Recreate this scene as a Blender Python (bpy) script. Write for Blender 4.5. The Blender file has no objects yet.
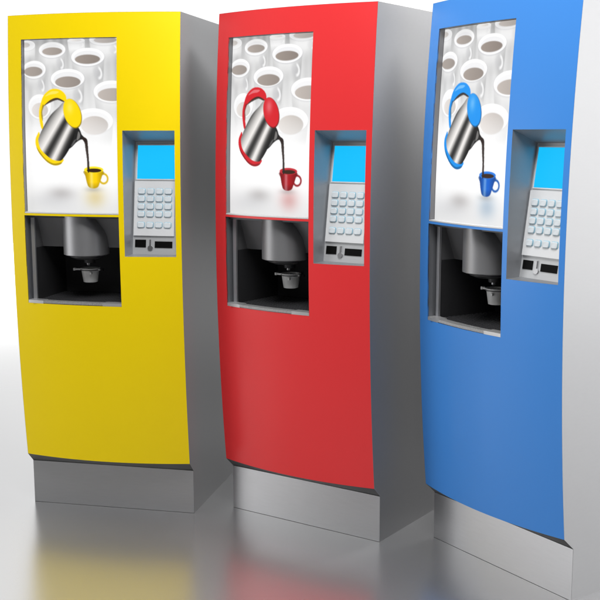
import bpy, bmesh, math, random
import numpy as np
from mathutils import Vector, Matrix
random.seed(4)
scene=bpy.context.scene
C=scene.collection
R=math.radians
# ------------------------------------------------------------------ dimensions (metres)
W=.6506; HW=W/2; H=1.83; D=.72; ZP=.1667; ZB=.205
A0,B0,S0,SH=.0407,.0455,.0404,.0406
PO=(-.2677,.1049,1.1291,1.7444)      # poster opening
NI=(-.2690,.1052,.7990,1.1214)       # dispensing bay opening
KP=(.1240,.3057,.9810,1.4239)        # keypad recess opening
def front(x,z):
    t=(z-ZB)/(H-ZB)
    return -(A0*(1-t)+B0*t+4*S0*t*(1-t))-SH*(1-(x/HW)**2)
# ------------------------------------------------------------------ materials
def mat(name,col,rough=.5,metal=0.,spec=.5,coat=0.,emit=None,es=0.,noise=0.,nscale=(300,300,300),bump=0.,rvar=0.,coatr=.1):
    m=bpy.data.materials.new(name); m.use_nodes=True
    nt=m.node_tree; b=nt.nodes['Principled BSDF']
    b.inputs['Base Color'].default_value=(*col,1); b.inputs['Roughness'].default_value=rough
    b.inputs['Metallic'].default_value=metal; b.inputs['Specular IOR Level'].default_value=spec
    b.inputs['Coat Weight'].default_value=coat; b.inputs['Coat Roughness'].default_value=coatr
    if emit: b.inputs['Emission Color'].default_value=(*emit,1); b.inputs['Emission Strength'].default_value=es
    if noise or bump or rvar:
        tc=nt.nodes.new('ShaderNodeTexCoord'); mp=nt.nodes.new('ShaderNodeMapping'); mp.inputs['Scale'].default_value=nscale
        nz=nt.nodes.new('ShaderNodeTexNoise'); nz.inputs['Scale'].default_value=1; nz.inputs['Detail'].default_value=3
        nt.links.new(tc.outputs['Object'],mp.inputs[0]); nt.links.new(mp.outputs[0],nz.inputs['Vector'])
        if noise:
            mx=nt.nodes.new('ShaderNodeMix'); mx.data_type='RGBA'
            mx.inputs[6].default_value=(*[c*(1-noise) for c in col],1); mx.inputs[7].default_value=(*[min(1,c*(1+noise)) for c in col],1)
            nt.links.new(nz.outputs['Fac'],mx.inputs[0]); nt.links.new(mx.outputs[2],b.inputs['Base Color'])
        if rvar:
            mr=nt.nodes.new('ShaderNodeMapRange'); mr.inputs[3].default_value=rough-rvar; mr.inputs[4].default_value=rough+rvar
            nt.links.new(nz.outputs['Fac'],mr.inputs[0]); nt.links.new(mr.outputs[0],b.inputs['Roughness'])
        if bump:
            bp=nt.nodes.new('ShaderNodeBump'); bp.inputs['Strength'].default_value=bump; bp.inputs['Distance'].default_value=.001
            nt.links.new(nz.outputs['Fac'],bp.inputs['Height']); nt.links.new(bp.outputs[0],b.inputs['Normal'])
    return m
M={}
M['side']=mat('satin_steel',(.27,.27,.275),.30,.45,noise=.03,nscale=(60,60,160),bump=.02,rvar=.03)
M['plinth']=mat('brushed_steel',(.62,.62,.63),.34,.9,noise=.07,nscale=(15,15,500),bump=.06,rvar=.05)
M['liner']=mat('grey_liner',(.30,.31,.33),.38,.7,noise=.05,nscale=(200,200,60))
M['frame']=mat('grey_frame',(.62,.62,.64),.35,.8)
M['dark']=mat('black_plastic',(.030,.030,.032),.42,0,.4,noise=.1,nscale=(80,80,80))
M['dark2']=mat('charcoal_plastic',(.045,.045,.048),.4,0,.5)
M['housing']=mat('dark_grey_housing',(.15,.15,.155),.4,.3)
M['drum']=mat('brushed_drum',(.37,.37,.38),.46,.8,noise=.02,nscale=(10,10,200))
M['lip']=mat('tray_lip',(.62,.62,.62),.35,.6)
M['grille']=mat('grille_steel',(.20,.20,.205),.35,.8)
M['cup']=mat('pale_grey_ceramic',(.78,.78,.77),.3,0,.5)
M['shell']=mat('keypad_shell',(.56,.57,.58),.42,.35,noise=.03)
M['plate']=mat('keypad_plate',(.80,.81,.82),.4,.1,noise=.02)
M['key']=mat('white_key',(.74,.79,.82),.3,0,.5)
M['slot']=mat('slot_black',(.003,.003,.003),.5,0,.1)
M['screen']=mat('cyan_screen',(.002,.03,.05),.4,0,.1,emit=(.010,.54,1.0),es=.97)
M['coin']=mat('coin_metal',(.42,.42,.43),.3,.9)
M['rim']=mat('poster_frame',(.22,.22,.23),.4,.4)
PAINT={'yellow':mat('yellow_paint',(.95,.70,.0003),.38,0,.22,bump=.01,noise=.012,nscale=(4,4,4)),
       'red':mat('red_paint',(.84,.036,.040),.36,0,.42,bump=.01,noise=.012,nscale=(4,4,4)),
       'blue':mat('blue_paint',(.06,.28,.78),.34,0,.4,bump=.01,noise=.012,nscale=(4,4,4))}
# ------------------------------------------------------------------ mesh helpers
def build(name,bm,m,parent=None,smooth=False,bevel=0.):
    me=bpy.data.meshes.new(name)
    if bevel:
        bmesh.ops.bevel(bm,geom=[e for e in bm.edges if len(e.link_faces)==2 and e.calc_face_angle(0)>.5],offset=bevel,segments=2,affect='EDGES',profile=.6)
    bmesh.ops.recalc_face_normals(bm,faces=bm.faces[:])
    if smooth:
        for f in bm.faces: f.smooth=True
        for e in bm.edges:
            if len(e.link_faces)==2 and e.calc_face_angle(0)>.6: e.smooth=False
    bm.to_mesh(me); bm.free(); me.materials.append(m)
    o=bpy.data.objects.new(name,me); C.objects.link(o)
    if parent: o.parent=parent
    return o
def box(bm,x0,x1,y0,y1,z0,z1,fn=None):
    v=[bm.verts.new((x,y,z)) for x in(x0,x1) for y in(y0,y1) for z in(z0,z1)]
    for a in((0,1,3,2),(4,6,7,5),(0,4,5,1),(2,3,7,6),(0,2,6,4),(1,5,7,3)): bm.faces.new([v[i] for i in a])
    if fn:
        for q in v: q.co=fn(q.co)
    return v
def quad(bm,*p): return bm.faces.new([bm.verts.new(q) for q in p])
def lathe(bm,prof,cx,cy,n=48,close=True,fx=None):
    rings=[]
    for r,z in prof:
        rings.append([bm.verts.new((cx+r*math.cos(2*math.pi*i/n)*(1 if fx is None else fx(z,math.cos(2*math.pi*i/n))),cy+r*math.sin(2*math.pi*i/n),z)) for i in range(n)])
    for a,b in zip(rings,rings[1:]):
        for i in range(n): bm.faces.new((a[i],a[(i+1)%n],b[(i+1)%n],b[i]))
    if close: bm.faces.new(rings[0]); bm.faces.new(rings[-1])
    return rings
def lin(a,b,n): return [a+(b-a)*i/n for i in range(n+1)]
def grid_vals(cuts,step):
    cuts=sorted(cuts); o=[cuts[0]]
    for a,b in zip(cuts,cuts[1:]):
        n=max(1,round((b-a)/step)); o+=lin(a,b,n)[1:]
    return o
# ------------------------------------------------------------------ poster artwork: drawn numerically into vertex colours
def spline(P,n=10):
    P=np.array(P,float);N=len(P);o=[]
    for i in range(N):
        a,b,c,d=P[i-1],P[i],P[(i+1)%N],P[(i+2)%N]
        for t in np.arange(n)/n:
            o.append(.5*((2*b)+(c-a)*t+(2*a-5*b+4*c-d)*t*t+(3*b-a-3*c+d)*t**3))
    return np.array(o)
def art(accent,mug):
    NX,NY,SS=230,400,2
    X,Y=np.meshgrid((np.arange(NX*SS)+.5)/(NX*SS)*506+47,(np.arange(NY*SS)+.5)/(NY*SS)*944+52)
    im=np.ones(X.shape+(3,))
    v=(Y-52)/944
    # pale backdrop with soft vertical streaks
    st=.5+.5*np.sin(X*.045+1.3*np.sin(X*.021)+.4*np.sin(Y*.01))*np.sin(X*.11+2)
    sh=np.clip(1-(Y-52)/560,0,1)
    base=1-(.20+.12*st)*sh**.75
    low=np.clip((Y-760)/236,0,1)
    base=base-.12*low**1.3
    im*=base[...,None]
    def ell(cx,cy,rx,ry,rot=0):
        c,s=math.cos(rot),math.sin(rot); dx,dy=X-cx,Y-cy
        return np.sqrt(((dx*c+dy*s)/rx)**2+((-dx*s+dy*c)/ry)**2)
    def put(mask,col):
        m=np.clip(mask,0,1)[...,None]; im[:]=im*(1-m)+np.array(col)*m
    def soft(d,w=.03): return np.clip((1-d)/w+.5,0,1)
    def poly(P,smooth=True):
        Q=spline(P) if smooth else np.array(P,float)
        ins=np.zeros(X.shape,bool); x0,y0=Q[:,0].min(),Q[:,1].min(); x1,y1=Q[:,0].max(),Q[:,1].max()
        sel=(X>=x0)&(X<=x1)&(Y>=y0)&(Y<=y1); xs,ys=X[sel],Y[sel]; r=np.zeros(xs.shape,bool)
        for (ax,ay),(bx,by) in zip(Q,np.roll(Q,-1,0)):
            if ay==by: continue
            c=((ay>ys)!=(by>ys))&(xs<(bx-ax)*(ys-ay)/(by-ay)+ax); r^=c
        ins[sel]=r
        return ins.astype(float)
    def srgb(h): return [int(h[i:i+2],16)/255 for i in(0,2,4)]
    cups=[(60,80,50,28,46,78,34,14,.35,0),(480,58,76,30,485,62,58,16,.6,1),(335,62,46,14,335,60,30,6,.2,1),
          (205,108,73,42,206,116,55,21,.85,1),(395,150,85,48,394,162,65,25,1.,1),(103,212,66,48,98,222,53,26,.85,1),
          (288,264,90,52,290,282,68,30,.92,1),(516,335,90,58,522,352,75,35,.72,1),(132,412,64,66,134,432,46,40,.40,0),(420,492,102,68,428,516,70,50,.50,0)]
    for cx,cy,rx,ry,qx,qy,qrx,qry,k,hd in sorted(cups,key=lambda c:c[1]):
        L=rx*1.75
        t=np.clip((Y-cy)/L,0,1); half=rx*(1-.16*t**1.2)
        inside=np.clip((half-np.abs(X-cx-t*6))/3+.5,0,1)*np.clip((Y-cy)/4,0,1)*np.clip(1-(t-.55)/.45,0,1)
        s=(X-cx)/np.maximum(half,1)
        c=.955-.22*k*np.clip(np.abs(s+.1)-.35,0,1)**1.0-.17*k*t
        for j in range(3): im[...,j]=im[...,j]*(1-inside)+c*inside
        if hd:
            hx,hy=cx+rx*.62,cy+ry*1.75
            d=np.abs(ell(hx,hy,rx*.20,ry*.62,-.25)-1)
            put(soft(ell(hx+3,hy+3,rx*.30,ry*.80,-.25),.3)*.22*k,(.72,.72,.74))
            put(np.clip(1.25-d*3,0,1)*.9*np.clip((X-hx)/(rx*.12)+.2,0,1),(.97,.97,.97))
        # rim shadow, rim, inner wall, coffee
        put(soft(ell(cx,cy+4,rx*1.04,ry*1.06),.12)*.35*k,(.70,.70,.72))
        put(soft(ell(cx,cy,rx,ry),.04),(.985,.985,.985))
        put(soft(ell(cx+1,cy+4,rx*.86,ry*.80),.08)*.55*k,(.86,.86,.87))
        col=np.array(srgb('8a8079'))*(k)+np.array([.96,.95,.94])*(1-k)
        g=np.clip((X-qx)/qrx*.5+.5,0,1)[...,None]
        m=(soft(ell(qx,qy,qrx,qry),.06))[...,None]
        im[:]=im*(1-m)+(col*(1.0+.14*(1-g)))*m
    # fade of the cup field to white
    fade=np.clip((Y-470)/230,0,1)**.9*np.clip(1-(Y-720)/160,0,1)
    im[:]=im*(1-fade[...,None])+.995*fade[...,None]
    # soft reflections on the table
    a=np.array(accent)
    put(np.exp(-(((X-245)/70)**2+((Y-885)/36)**2))*.36,(.50,.47,.46))
    put(np.exp(-(((X-190)/130)**2+((Y-925)/50)**2))*.22,(.62,.62,.64))
    put(np.exp(-(((X-425)/52)**2+((Y-905)/55)**2))*.46,list(.40*a+np.array([.42,.36,.33])))
    put(np.exp(-(((X-415)/40)**2+((Y-862)/14)**2))*.35,(.5,.5,.5))
    mg=np.array(mug); a_=a; a=mg; dk=a*.45; md=a*.85
    # small cup
    Y0=491
    h=np.abs(ell(470,Y0+312,21,26)-1); put(np.clip(1.3-h*4.2,0,1),md)
    put(poly([(371,Y0+266),(376,Y0+300),(384,Y0+338),(393,Y0+358),(415,Y0+366),(440,Y0+358),(452,Y0+330),(462,Y0+300),(469,Y0+268),(440,Y0+262),(400,Y0+262)]),a)
    s=(X-420)/50
    body=poly([(371,Y0+270),(376,Y0+300),(384,Y0+338),(393,Y0+358),(415,Y0+366),(440,Y0+358),(452,Y0+330),(462,Y0+300),(469,Y0+272)])
    put(body*np.clip(np.abs(s)*1.3-.3,0,.8)*.6,dk); put(body*np.clip((Y-(Y0+330))/36,0,1)*.5,dk)
    put(body*np.exp(-((X-408)/9)**2)*.35,(1,1,1))
    put(soft(ell(420,Y0+264,50,18),.08),a*.55+.45*np.minimum(1,a+.25))
    put(soft(ell(422,Y0+268,38,11),.1),(.22,.14,.09))
    a=a_; dk=a*.50; md=a*.80
    # handle
    put(poly([(281,392),(278,352),(245,322),(198,320),(157,352),(137,402),(128,450),(133,500),(143,535),(153,520),(148,488),(144,448),(157,410),(190,386),(228,372),(262,382)]),a)
    put(poly([(270,384),(232,366),(192,378),(156,408),(150,414),(192,392),(232,378),(262,388)])*.85,(.18,.13,.10))
    put(poly([(150,402),(141,440),(142,470),(149,492),(151,470),(148,440),(158,410)])*.6,dk)
    put(poly([(165,358),(200,332),(240,333),(225,344),(195,348)])*.35,(1,1,1))
    # kettle base and body
    basep=[(128,552),(116,566),(106,590),(107,625),(126,668),(168,714),(207,733),(242,728),(262,702),(240,690),(180,660),(140,600)]
    put(poly(basep),a); put(poly([(110,632),(128,670),(168,714),(207,733),(242,728),(250,716),(206,722),(165,700),(132,662)])*.6,dk)
    bodyp=[(276,388),(236,420),(192,462),(150,528),(126,578),(122,600),(133,640),(160,672),(198,700),(240,708),(262,692),(298,636),(326,572),(342,528),(310,450)]
    m=poly(bodyp)
    ax=np.array([.50,-.866]); pr=np.array([.866,.50])
    q=((X-232)*pr[0]+(Y-560)*pr[1])
    sc=np.interp((X-232)*ax[0]+(Y-560)*ax[1],[-150,150],[1.12,.80])
    q=q/sc
    stops=[(-92,.30),(-80,.52),(-62,.72),(-46,.86),(-30,.95),(-18,.70),(-6,.30),(4,.17),(14,.30),(26,.62),(38,.95),(50,.86),(62,.46),(74,.20),(88,.08),(110,.22)]
    g=np.interp(q,[s[0] for s in stops],[s[1] for s in stops])
    for j,tint in enumerate((1,.985,.97)): im[...,j]=im[...,j]*(1-m)+g*tint*m
    # spout
    put(poly([(334,522),(352,540),(362,566),(386,592),(380,602),(360,592),(334,606),(306,634),(292,640),(316,590)]),(.13,.13,.13))
    put(poly([(344,548),(352,562),(350,584),(334,596),(338,572)])*.8,(.55,.54,.53))
    put(poly([(318,600),(332,590),(318,616),(304,628)])*.7,(.45,.45,.45))
    # lid
    put(soft(ell(314,452,46,82,-.28),.04),dk*1.1)
    put(soft(ell(312,449,44,79,-.28),.05),a)
    put(np.exp(-(((X-300)/18)**2+((Y-420)/34)**2))*.30*(ell(312,449,44,79,-.28)<1),(1,1,1))
    # coffee stream
    put(poly([(360,582),(372,578),(388,590),(392,612),(394,650),(397,700),(398,764),(388,764),(386,700),(380,650),(376,614),(370,600)]),(.17,.13,.12))
    put(poly([(381,600),(386,640),(391,700),(392,755),(389,700),(384,650)])*.55,(.5,.46,.44))
    im=np.clip(im,0,1).reshape(NY,SS,NX,SS,3).mean((1,3))
    lin_=np.where(im<=.04045,im/12.92,((im+.055)/1.055)**2.4)
    return lin_
def poster_mesh(name,accent,parent):
    a=art(*accent); NY,NX,_=a.shape
    x0,x1,z0,z1=PO[0]+.001,PO[1]-.001,PO[2]+.001,PO[3]-.001
    xs=np.linspace(x0,x1,NX+1); zs=np.linspace(z1,z0,NY+1)
    XX,ZZ=np.meshgrid(xs,zs); t=(ZZ-ZB)/(H-ZB)
    YY=-(A0*(1-t)+B0*t+4*S0*t*(1-t))-SH*(1-(XX/HW)**2)+.024
    co=np.stack([XX,YY,ZZ],-1).reshape(-1,3)
    me=bpy.data.meshes.new(name)
    i=np.arange(NY)[:,None]*(NX+1)+np.arange(NX)[None]
    F=np.stack([i,i+NX+1,i+NX+2,i+1],-1).reshape(-1,4)
    me.vertices.add(len(co)); me.vertices.foreach_set('co',co.ravel())
    me.loops.add(F.size); me.loops.foreach_set('vertex_index',F.ravel().astype(np.int32))
    me.polygons.add(len(F)); me.polygons.foreach_set('loop_start',(np.arange(len(F))*4).astype(np.int32))
    me.update(calc_edges=True); me.validate()
    # colour per vertex = average of the surrounding cells
    p=np.pad(a,((1,1),(1,1),(0,0)),mode='edge'); vc=(p[:-1,:-1]+p[1:,:-1]+p[:-1,1:]+p[1:,1:])/4
    at=me.color_attributes.new('print','FLOAT_COLOR','POINT')
    at.data.foreach_set('color',np.concatenate([vc.reshape(-1,3),np.ones((len(co),1))],1).astype(np.float32).ravel())
    for q in me.polygons: q.use_smooth=True
    me.materials.append(M['print'])
    o=bpy.data.objects.new(name,me); C.objects.link(o); o.parent=parent
    return o
m=bpy.data.materials.new('backlit_print'); m.use_nodes=True; nt=m.node_tree; b=nt.nodes['Principled BSDF']
at=nt.nodes.new('ShaderNodeAttribute'); at.attribute_name='print'
nt.links.new(at.outputs['Color'],b.inputs['Emission Color']); b.inputs['Emission Strength'].default_value=.80
mu=nt.nodes.new('ShaderNodeMix'); mu.data_type='RGBA'; mu.blend_type='MULTIPLY'; mu.inputs[0].default_value=1; mu.inputs[7].default_value=(.3,.3,.3,1)
nt.links.new(at.outputs['Color'],mu.inputs[6]); nt.links.new(mu.outputs[2],b.inputs['Base Color'])
b.inputs['Roughness'].default_value=.45; b.inputs['Specular IOR Level'].default_value=.2
M['print']=m
# ------------------------------------------------------------------ one machine
def front_panel(name,paint,parent):
    holes=[PO,NI,KP]
    xs=grid_vals({-HW+.0006,HW-.0006,*[h[0] for h in holes],*[h[1] for h in holes]},.022)
    zs=grid_vals({ZB,H-.0005,*[h[2] for h in holes],*[h[3] for h in holes]},.022)
    bm=bmesh.new(); V={}
    def vert(i,j,k):
        if (i,j,k) not in V: V[i,j,k]=bm.verts.new((xs[i],front(xs[i],zs[j])+(.0,.005)[k],zs[j]))
        return V[i,j,k]
    def solid(i,j):
        if not(0<=i<len(xs)-1 and 0<=j<len(zs)-1): return False
        cx,cz=(xs[i]+xs[i+1])/2,(zs[j]+zs[j+1])/2
        return not any(h[0]<cx<h[1] and h[2]<cz<h[3] for h in holes)
    for i in range(len(xs)-1):
        for j in range(len(zs)-1):
            if not solid(i,j): continue
            for k in(0,1): bm.faces.new([vert(i,j,k),vert(i+1,j,k),vert(i+1,j+1,k),vert(i,j+1,k)])
            for di,dj,a,b in((-1,0,(i,j),(i,j+1)),(1,0,(i+1,j),(i+1,j+1)),(0,-1,(i,j),(i+1,j)),(0,1,(i,j+1),(i+1,j+1))):
                if not solid(i+di,j+dj): bm.faces.new([vert(*a,0),vert(*b,0),vert(*b,1),vert(*a,1)])
    return build(name,bm,paint,parent,smooth=True)
def strip_lr(bm,x,z0,z1,yb,n=12,xb=None,off=.0052):
    """side return of an opening, from just behind the panel back to depth yb(z)"""
    zz=lin(z0,z1,n)
    a=[bm.verts.new((x,front(x,z)+off,z)) for z in zz]; b=[bm.verts.new((x if xb is None else xb,yb(z),z)) for z in zz]
    for i in range(n): bm.faces.new((a[i],a[i+1],b[i+1],b[i]))
def strip_tb(bm,x0,x1,z,yb,zb=None,n=12,off=.0052):
    xx=lin(x0,x1,n)
    a=[bm.verts.new((x,front(x,z)+off,z)) for x in xx]; b=[bm.verts.new((x,yb(x),z if zb is None else zb)) for x in xx]
    for i in range(n): bm.faces.new((a[i],a[i+1],b[i+1],b[i]))
def rounded_key(bm,cx,cz,w,h,dep,y0,tilt):
    """pillow key on the tilted keypad plane"""
    n=6; pts=[]; r=min(w,h)*.28
    for qx,qz,a0 in((1,1,0),(-1,1,90),(-1,-1,180),(1,-1,270)):
        for k in range(4):
            a=R(a0+k*30); pts.append((qx*(w/2-r)+r*math.cos(a),qz*(h/2-r)+r*math.sin(a)))
    rings=[]
    for s,y in((1.13,0),(1.11,-dep*.30),(1,-dep*.36),(.98,-dep*.8),(.86,-dep)):
        rings.append([bm.verts.new((cx+px*s,y0(cz+pz*s)+y,cz+pz*s)) for px,pz in pts])
    N=len(pts)
    for a,b in zip(rings,rings[1:]):
        for i in range(N): bm.faces.new((a[i],a[(i+1)%N],b[(i+1)%N],b[i]))
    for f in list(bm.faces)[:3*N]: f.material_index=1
    bm.faces.new(rings[-1]); bm.faces.new(rings[0])
def machine(color,accent,loc,yaw,label,plabel):
    t=bpy.data.objects.new('vending_machine',None); C.objects.link(t)
    t.empty_display_size=.2
    t['label']=label; t['category']='vending machine'; t['group']='coffee vending machines standing in a row'
    # cabinet shell: two sides, top, back, sloping underside
    bm=bmesh.new(); off=.0053
    zz=lin(ZB,H,30)
    for s in(-1,1):
        for x,yo in((s*HW,0),(s*(HW-.018),0)):
            prof=[(0,0),(0,ZP)]+[(front(s*HW,z)+(off if abs(x)<HW-.001 else .0),z) for z in zz]+[(D,H),(D,0)]
            bm.faces.new([bm.verts.new((x,y,z)) for y,z in prof])
        # narrow front edge of the side sheet
        pr=[(0,0),(0,ZP)]+[(front(s*HW,z),z) for z in zz]
        for (ya,za),(yb,zb_) in zip(pr,pr[1:]):
            quad(bm,(s*HW,ya,za),(s*HW,yb,zb_),(s*(HW-.0006),yb,zb_),(s*(HW-.0006),ya,za))
    xx=lin(-HW,HW,24)
    bm.faces.new([bm.verts.new((x,front(x,H)+.0004,H)) for x in xx]+[bm.verts.new((HW,D,H)),bm.verts.new((-HW,D,H))])
    quad(bm,(-HW,D,0),(HW,D,0),(HW,D,H),(-HW,D,H))
    bmesh.ops.remove_doubles(bm,verts=bm.verts,dist=.00001)
    cab=build('cabinet',bm,M['side'],t,smooth=False)
    bm=bmesh.new(); rows=[]
    for k in(0,.35,.7,1):
        rows.append([bm.verts.new((x*.999,(front(x,ZB)+.001)*(1-k)+.001*k,(ZB-.0005)*(1-k)+ZP*k)) for x in xx])
    for a,b in zip(rows,rows[1:]):
        for i in range(len(xx)-1): bm.faces.new((a[i],a[i+1],b[i+1],b[i]))
    build('underside',bm,M['under'],t,smooth=True)
    bm=bmesh.new(); box(bm,-HW+.0007,HW-.0007,-.0012,.03,0.001,ZP-.0005); build('plinth',bm,M['plinth'],t,bevel=.0008)
    front_panel('front_panel',PAINT[color],t)
    # poster with its shallow surround
    bm=bmesh.new(); x0,x1,z0,z1=PO
    for x in(x0,x1): strip_lr(bm,x,z0,z1,lambda z,x=x:front(x,z)+.028,20,off=.0)
    for z in(z0,z1): strip_tb(bm,x0,x1,z,lambda x,z=z:front(x,z)+.028,off=.0)
    # light bottom ledge of the display
    box(bm,x0+.001,x1-.001,0,.010,z0+.0003,z0+.006,lambda c:Vector((c.x,front(c.x,c.z)+.001+c.y,c.z))) if False else None
    fr=build('poster_frame',bm,M['rim'],t)
    poster_mesh('poster',accent,t)
    bm=bmesh.new(); n=16
    for a,b in zip(lin(x0+.0005,x1-.0005,n),lin(x0+.0005,x1-.0005,n)[1:]):
        quad(bm,(a,front(a,z0)+.001,z0+.0045),(b,front(b,z0)+.001,z0+.0045),(b,front(b,z0)+.0235,z0+.0055),(a,front(a,z0)+.0235,z0+.0055))
        quad(bm,(a,front(a,z0)+.001,z0+.0004),(b,front(b,z0)+.001,z0+.0004),(b,front(b,z0)+.001,z0+.0045),(a,front(a,z0)+.001,z0+.0045))
    build('poster_ledge',bm,M['ledge'],t)
    # ---- dispensing bay
    x0,x1,z0,z1=NI; YB=.19
    bay=bpy.data.objects.new('dispensing_bay',None); 
    bm=bmesh.new()
    for x,xb in((x0,x0),(x1,x1)): strip_lr(bm,x,z0,z1,lambda z:-.060,off=.0)
    strip_tb(bm,x0,x1,z1,lambda x:-.060,zb=z1,off=.0)
    bayo=build('dispensing_bay',bm,M['liner'],t)
    bm=bmesh.new()                                    # dark inner cave
    xi0,xi1=-.247,.1047
    quad(bm,(xi0,-.055,z0),(xi0,YB,z0),(xi0,YB,1.12),(xi0,-.055,1.12))
    quad(bm,(xi1,-.055,z0),(xi1,YB,z0),(xi1,YB,1.12),(xi1,-.055,1.12))
    quad(bm,(xi0,-.055,1.1203),(xi1,-.055,1.1203),(xi1,YB,1.1203),(xi0,YB,1.1203))
    quad(bm,(xi0,-.1,z0-.001),(xi1,-.1,z0-.001),(xi1,YB,z0-.001),(xi0,YB,z0-.001))
    build('inner_lining',bm,M['dark'],bayo)
    bm=bmesh.new(); quad(bm,(xi0+.001,YB-.001,z0),(xi1-.001,YB-.001,z0),(xi1-.001,YB-.001,1.0),(xi0+.001,YB-.001,1.0))
    build('back_wall',bm,M['dark2'],bayo)
    bm=bmesh.new(); box(bm,-.2603,-.2470,-.0655,-.057,z0+.008,z1-.001); build('bay_post',bm,M['frame'],bayo,bevel=.0012)
    bm=bmesh.new(); box(bm,x0+.0006,-.2606,-.0622,-.058,z0+.008,z1-.001); build('bay_jamb',bm,M['jamb'],bayo)
    bm=bmesh.new(); box(bm,x0+.001,x1-.001,-.075,-.052,z1-.010,z1-.0006); build('bay_header',bm,M['jamb'],bayo,bevel=.001)
    # upper housing, sloping back towards its lower edge
    bm=bmesh.new()
    v=[(xi0+.0008,-.045,1.119),(xi1-.0008,-.045,1.119),(xi1-.0008,0,1.0),(xi0+.0008,0,1.0),(xi0+.0008,YB-.003,1.119),(xi1-.0008,YB-.003,1.119),(xi1-.0008,YB-.003,1.0),(xi0+.0008,YB-.003,1.0)]
    vv=[bm.verts.new(q) for q in v]
    for f in((0,1,2,3),(4,5,6,7),(0,1,5,4),(3,2,6,7),(0,3,7,4),(1,2,6,5)): bm.faces.new([vv[i] for i in f])
    build('housing',bm,M['housing'],bayo,bevel=.003)
    bm=bmesh.new(); quad(bm,(xi0+.0006,-.0565,1.0),(xi0+.0006,YB-.003,1.0),(xi0+.0006,YB-.003,1.1195),(xi0+.0006,-.0565,1.1195)); build('side_liner',bm,M['housing'],bayo)
    # dispenser drum, its right flank bulging downwards
    def fx(z,c):
        k=max(0,min(1,(1.118-z)/.085)); return 1 if c<0 else .56+.44*math.sin(k*math.pi/2)
    prof=[(.083*.9,.973),(.083,.9765)]+[(.083,z) for z in lin(.985,1.118,14)]
    bm=bmesh.new(); lathe(bm,prof,-.068,-.012,64,fx=fx); dr=build('dispenser_drum',bm,M['drum'],t,smooth=True)
    bm=bmesh.new(); lathe(bm,[(.062,.9725),(.060,.966),(.040,.958)],-.068,-.012,48); lathe(bm,[(.022,.958),(.020,.940)],-.072,.02,24)
    build('drum_base',bm,M['dark'],dr,smooth=True)
    # nozzle and the arm that carries the cup
    bm=bmesh.new(); lathe(bm,[(.007,.945),(.0075,.932),(.004,.928)],-.076,.020,20); build('nozzle',bm,M['coin'],dr,smooth=True)
    bm=bmesh.new()
    rr=lathe(bm,[(.0345,.9125),(.0368,.9125),(.0368,.9105),(.0345,.9105),(.0345,.9125)],-.077,.035,40,close=False)
    bm.normal_update()
    box(bm,-.118,-.0380,.058,.068,.905,.913); box(bm,-.1185,-.113,-.0,.064,.9055,.9125) if False else None
    box(bm,-.084,-.070,.070,.104,.905,.916)
    build('cup_holder',bm,M['dark2'],bayo,smooth=False)
    # drip tray
    def lip(bm,a,b,z0_,z1_,d0,d1,n=10):
        X=lin(a,b,n); rows=[]
        for (dd,z) in((d0,z0_),(d0,z1_),(d1,z1_),(d1,z0_)): rows.append([bm.verts.new((x,front(x,.80)+dd,z)) for x in X])
        for i in range(4):
            p,q=rows[i],rows[(i+1)%4]
            for j in range(n): bm.faces.new((p[j],p[j+1],q[j+1],q[j]))
        for j in(0,n): bm.faces.new([r[j] for r in rows])
    bm=bmesh.new()
    lip(bm,-.2039,.0339,z0+.0002,z0+.0022,.0035,.04,16); tr=build('drip_tray',bm,M['grille'],t)
    for a,b in((x0+.0008,-.204),(.034,x1-.0008)):
        bm=bmesh.new(); lip(bm,a,b,z0+.0004,z0+.0115,.0005,.04); build('tray_end',bm,M['lip'],tr,bevel=.0008)
    bm=bmesh.new()
    for k in range(44):                               # comb along the tray front
        x=-.201+k*(.232/43); y=front(x,.80)
        box(bm,x-.0015,x+.0015,y+.0008,y+.030,z0+.0026,z0+.0112)
    build('tray_comb',bm,M['comb'],tr)
    bm=bmesh.new()
    for k in range(13): box(bm,xi0+.001,xi1-.001,-.085+k*.02,-.074+k*.02,z0+.003,z0+.0075)
    for k in range(30): 
        x=xi0+.006+k*.0117; box(bm,x-.0015,x+.0015,-.085,YB-.002,z0+.0025,z0+.0068)
    build('drain_grid',bm,M['dark2'],tr)
    # ---- keypad recess
    x0,x1,z0,z1=KP
    yp=lambda z:-.0185-(1.385-z)*.147                 # tilted face plate
    xi0,xi1,zi0,zi1=.137,.3035,.986,1.385
    bm=bmesh.new(); n=16
    def ring(f,m_): return [bm.verts.new(q) for q in f]
    za,zb=lin(z0,z1,n),lin(zi0,zi1,n)
    for xa,xb in((x0,xi0),(x1,xi1)):
        a=[bm.verts.new((xa,front(xa,z),z)) for z in za]; b=[bm.verts.new((xb,yp(z)+.0005,z)) for z in zb]
        for i in range(n): bm.faces.new((a[i],a[i+1],b[i+1],b[i]))
    xa_,xb_=lin(x0,x1,n),lin(xi0,xi1,n)
    for z,zi in((z0,zi0),(z1,zi1)):
        a=[bm.verts.new((x,front(x,z),z)) for x in xa_]; b=[bm.verts.new((x,yp(zi)+.0005,zi)) for x in xb_]
        for i in range(n): bm.faces.new((a[i],a[i+1],b[i+1],b[i]))
    bmesh.ops.remove_doubles(bm,verts=bm.verts,dist=.0001)
    rec=build('keypad_recess',bm,M['recess'],t)
    bm=bmesh.new(); sk=lambda c:Vector((c.x,yp(c.z)+c.y,c.z))
    box(bm,xi0+.0002,xi1-.0002,0.0,.008,zi0+.0002,zi1-.0002,sk); pl=build('face_plate',bm,M['shell'],rec)
    bm=bmesh.new(); box(bm,.1475,.2960,-.0012,.002,1.254,1.372,sk); scn=build('screen',bm,M['screen'],t)
    bm=bmesh.new()
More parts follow.
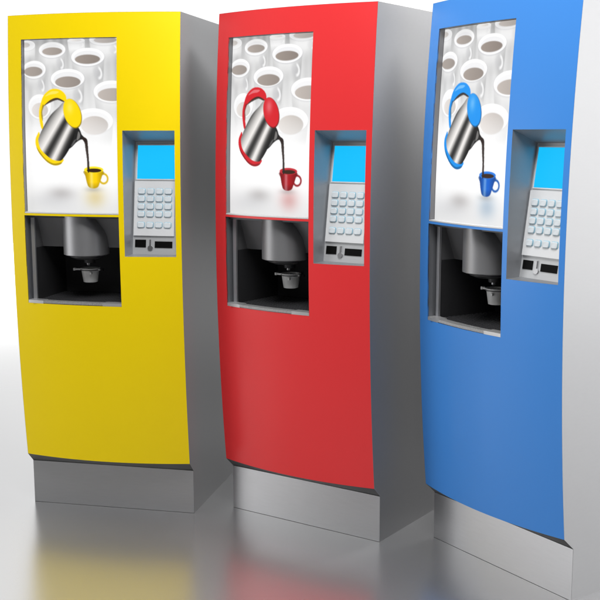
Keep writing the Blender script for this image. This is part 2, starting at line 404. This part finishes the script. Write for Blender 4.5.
    for a in((.1440,.1472,1.2505,1.3755),(.2963,.2995,1.2505,1.3755),(.1472,.2963,1.2505,1.2537),(.1472,.2963,1.3723,1.3755)): box(bm,a[0],a[1],-.0025,.002,a[2],a[3],sk)
    build('screen_bezel',bm,M['plate'],scn)
    bm=bmesh.new(); box(bm,.1415,.2935,-.007,.002,1.0535,1.245,sk); kp=build('keypad',bm,M['plate'],t,bevel=.0015)
    for rz in(.18,.32,.46,.60,.80):
        for cx in(.18,.40,.62,.84):
            bm=bmesh.new(); rounded_key(bm,.1415+.152*cx,1.245-.1915*rz,.0262,.0186,.0055,lambda z:yp(z)-.0069,0)
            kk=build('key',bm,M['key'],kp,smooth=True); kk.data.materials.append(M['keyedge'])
    bm=bmesh.new(); box(bm,.146,.187,-.0018,.002,1.0115,1.0385,sk); build('receipt_slot',bm,M['slot'],rec)
    bm=bmesh.new(); box(bm,.2205,.2865,-.0018,.002,1.0105,1.0335,sk); build('banknote_slot',bm,M['slot'],rec)
    bm=bmesh.new()
    box(bm,.2020,.2065,-.006,.001,1.018,1.040,sk)
    yy=yp(1.010)
    N=20; r0=[bm.verts.new((.2042+.0095*math.cos(2*math.pi*i/N),yp(1.010+.0085*math.sin(2*math.pi*i/N))-.0045,1.010+.0085*math.sin(2*math.pi*i/N))) for i in range(N)]
    r1=[bm.verts.new((q.co.x,q.co.y+.006,q.co.z)) for q in r0]
    bm.faces.new(r0); bm.faces.new(r1)
    for i in range(N): bm.faces.new((r0[i],r0[(i+1)%N],r1[(i+1)%N],r1[i]))
    build('coin_lever',bm,M['coin'],rec)
    t.location=(loc[0],loc[1],0); t.rotation_euler=(0,0,yaw)
    # the cup under the nozzle is a thing of its own
    bm=bmesh.new()
    lathe(bm,[(.020,.8645),(.0265,.8665),(.0300,.890),(.0335,.914),(.0372,.9160),(.0372,.9185),(.0315,.9185),(.0280,.890),(.0245,.871),(.002,.870)],0,0,48)
    for s in(-1,):
        box(bm,-.062,-.032,-.009,.0,.9095,.9155)
        box(bm,-.064,-.057,-.011,.002,.9080,.9170)
    box(bm,.012,.020,-.038,-.030,.898,.906)
    box(bm,.030,.041,-.008,-.001,.9095,.9150)
    for v in bm.verts: v.co.z-=.8645
    cup=build('cup',bm,M['cup'],None,smooth=True)
    cup.matrix_world=Matrix.Translation((loc[0],loc[1],0))@Matrix.Rotation(yaw,4,'Z')@Matrix.Translation((-.077,.035,.8645))
    cup['label']=plabel; cup['category']='cup'; cup['group']='cups under the dispenser drums'
    return t
M['comb']=mat('tray_comb_metal',(.55,.55,.55),.4,.4)
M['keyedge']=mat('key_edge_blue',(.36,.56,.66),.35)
M['under']=mat('dark_underside',(.10,.10,.10),.45,.5)
M['ledge']=mat('display_ledge',(.72,.72,.72),.4,.2)
M['jamb']=mat('dark_jamb',(.10,.105,.115),.4,.5)
M['recess']=mat('recess_lining',(.36,.37,.39),.40,.55,noise=.03)
for mm in ((('yellow'),((1.0,.85,.02),(1.0,.82,.02)),(-.7693,3.9966),-.2117,'yellow fronted coffee vending machine on a dark grey plinth','pale grey cup under the drum of the yellow machine'),
           (('red'),((.83,.13,.17),(.66,.07,.11)),(-.0382,3.8138),-.5936,'red fronted coffee vending machine standing between the yellow and blue ones','pale grey cup under the drum of the red machine'),
           (('blue'),((.13,.58,.93),(.06,.38,.80)),(.6074,3.4107),-.9800,'blue fronted coffee vending machine with its broad pale side facing the viewer','pale grey cup under the drum of the blue machine, half hidden by the bay edge')):
    machine(*mm)
# ------------------------------------------------------------------ floor
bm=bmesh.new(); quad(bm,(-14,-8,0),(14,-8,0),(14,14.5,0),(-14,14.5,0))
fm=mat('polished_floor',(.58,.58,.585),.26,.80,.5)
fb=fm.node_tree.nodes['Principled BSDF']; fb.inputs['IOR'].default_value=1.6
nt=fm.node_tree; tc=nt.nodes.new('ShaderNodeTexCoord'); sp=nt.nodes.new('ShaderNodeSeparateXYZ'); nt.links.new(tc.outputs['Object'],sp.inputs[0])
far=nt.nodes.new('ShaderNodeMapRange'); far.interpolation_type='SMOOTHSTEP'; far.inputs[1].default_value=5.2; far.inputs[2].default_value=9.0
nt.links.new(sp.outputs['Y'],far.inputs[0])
far_white=nt.nodes.new('ShaderNodeBsdfPrincipled'); far_white.inputs['Base Color'].default_value=(.88,.88,.88,1); far_white.inputs['Roughness'].default_value=.8   # floor colour whitened towards the back, standing in for overexposed light there
mxs=nt.nodes.new('ShaderNodeMixShader'); nt.links.new(far.outputs[0],mxs.inputs[0]); nt.links.new(fb.outputs[0],mxs.inputs[1]); nt.links.new(far_white.outputs[0],mxs.inputs[2])
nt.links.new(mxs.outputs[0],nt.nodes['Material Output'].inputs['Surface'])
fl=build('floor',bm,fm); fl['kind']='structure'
# ------------------------------------------------------------------ studio light
w=bpy.data.worlds.new('World'); scene.world=w; w.use_nodes=True; nt=w.node_tree
bg=nt.nodes['Background']; tc=nt.nodes.new('ShaderNodeTexCoord'); sp=nt.nodes.new('ShaderNodeSeparateXYZ')
nt.links.new(tc.outputs['Generated'],sp.inputs[0])
def mrange(src,a,b,c,d):
    n=nt.nodes.new('ShaderNodeMapRange'); n.interpolation_type='SMOOTHSTEP'
    n.inputs[1].default_value=a; n.inputs[2].default_value=b; n.inputs[3].default_value=c; n.inputs[4].default_value=d
    nt.links.new(src,n.inputs[0]); return n.outputs[0]
def math_(op,a,b):
    n=nt.nodes.new('ShaderNodeMath'); n.operation=op
    for i,q in enumerate((a,b)):
        if hasattr(q,'is_linked') or hasattr(q,'links'): nt.links.new(q,n.inputs[i])
        else: n.inputs[i].default_value=q
    return n.outputs[0]
hz=math_('SQRT',math_('ADD',math_('MULTIPLY',sp.outputs['X'],sp.outputs['X']),math_('MULTIPLY',sp.outputs['Y'],sp.outputs['Y'])),0)
ca=math_('DIVIDE',sp.outputs['Y'],math_('MAXIMUM',hz,.001))
back=math_('ADD',mrange(ca,-.4,.6,.04,.05),mrange(ca,.925,.962,.0,1.12))
up=math_('MULTIPLY',mrange(sp.outputs['Z'],-.02,.40,.0,.50),mrange(ca,-.75,-.05,.15,1))
val=math_('MINIMUM',math_('ADD',back,up),1.2)
cmb=nt.nodes.new('ShaderNodeCombineColor')
for i in range(3): nt.links.new(val,cmb.inputs[i])
nt.links.new(cmb.outputs[0],bg.inputs['Color']); bg.inputs['Strength'].default_value=1.0
def area(name,loc,target,size,power,sy=None):
    l=bpy.data.lights.new(name,'AREA'); l.energy=power; l.size=size
    if sy: l.shape='RECTANGLE'; l.size_y=sy
    o=bpy.data.objects.new(name,l); C.objects.link(o); o.location=loc
    o.rotation_euler=(Vector(target)-Vector(loc)).to_track_quat('-Z','Y').to_euler(); return l
area('softbox_key',(-.25,1.7,3.9),(0,3.9,1.8),1.5,114)
area('softbox_right',(5.4,2.5,1.7),(.9,3.3,1.2),2.8,31,3.4).spread=R(75)
area('softbox_left',(-3.7,3.5,1.0),(.4,3.4,.6),1.8,21,1.3)
area('side_top_fill',(.30,4.15,2.8),(-.38,4.25,1.5),.8,44)  # unseen lamp added to lighten the top of the yellow machine's side
area('side_top_fill',(.92,3.72,2.8),(.38,3.85,1.5),.7,19).spread=R(62)  # second added lamp, narrowed to brighten only the red machine's side
area('far_floor_fill',(-4.6,12.3,8.5),(-4.6,12.3,0),6,620,5).spread=R(75)  # unseen lamp added to push the far floor to white
# ------------------------------------------------------------------ camera
cam=bpy.data.cameras.new('camera'); co=bpy.data.objects.new('camera',cam); C.objects.link(co)
co.location=(0,0,1.4042); co.rotation_euler=(math.pi/2-.16608,0,0)
cam.sensor_width=36; cam.lens=36*1086.74/600; cam.shift_x=-13.776/600; cam.shift_y=18.433/600
cam.clip_end=300; cam.clip_start=.05
scene.camera=co
scene.view_settings.view_transform='Standard'; scene.view_settings.look='None'
scene.view_settings.exposure=0; scene.view_settings.gamma=1
scene.render.resolution_x=1024; scene.render.resolution_y=1024
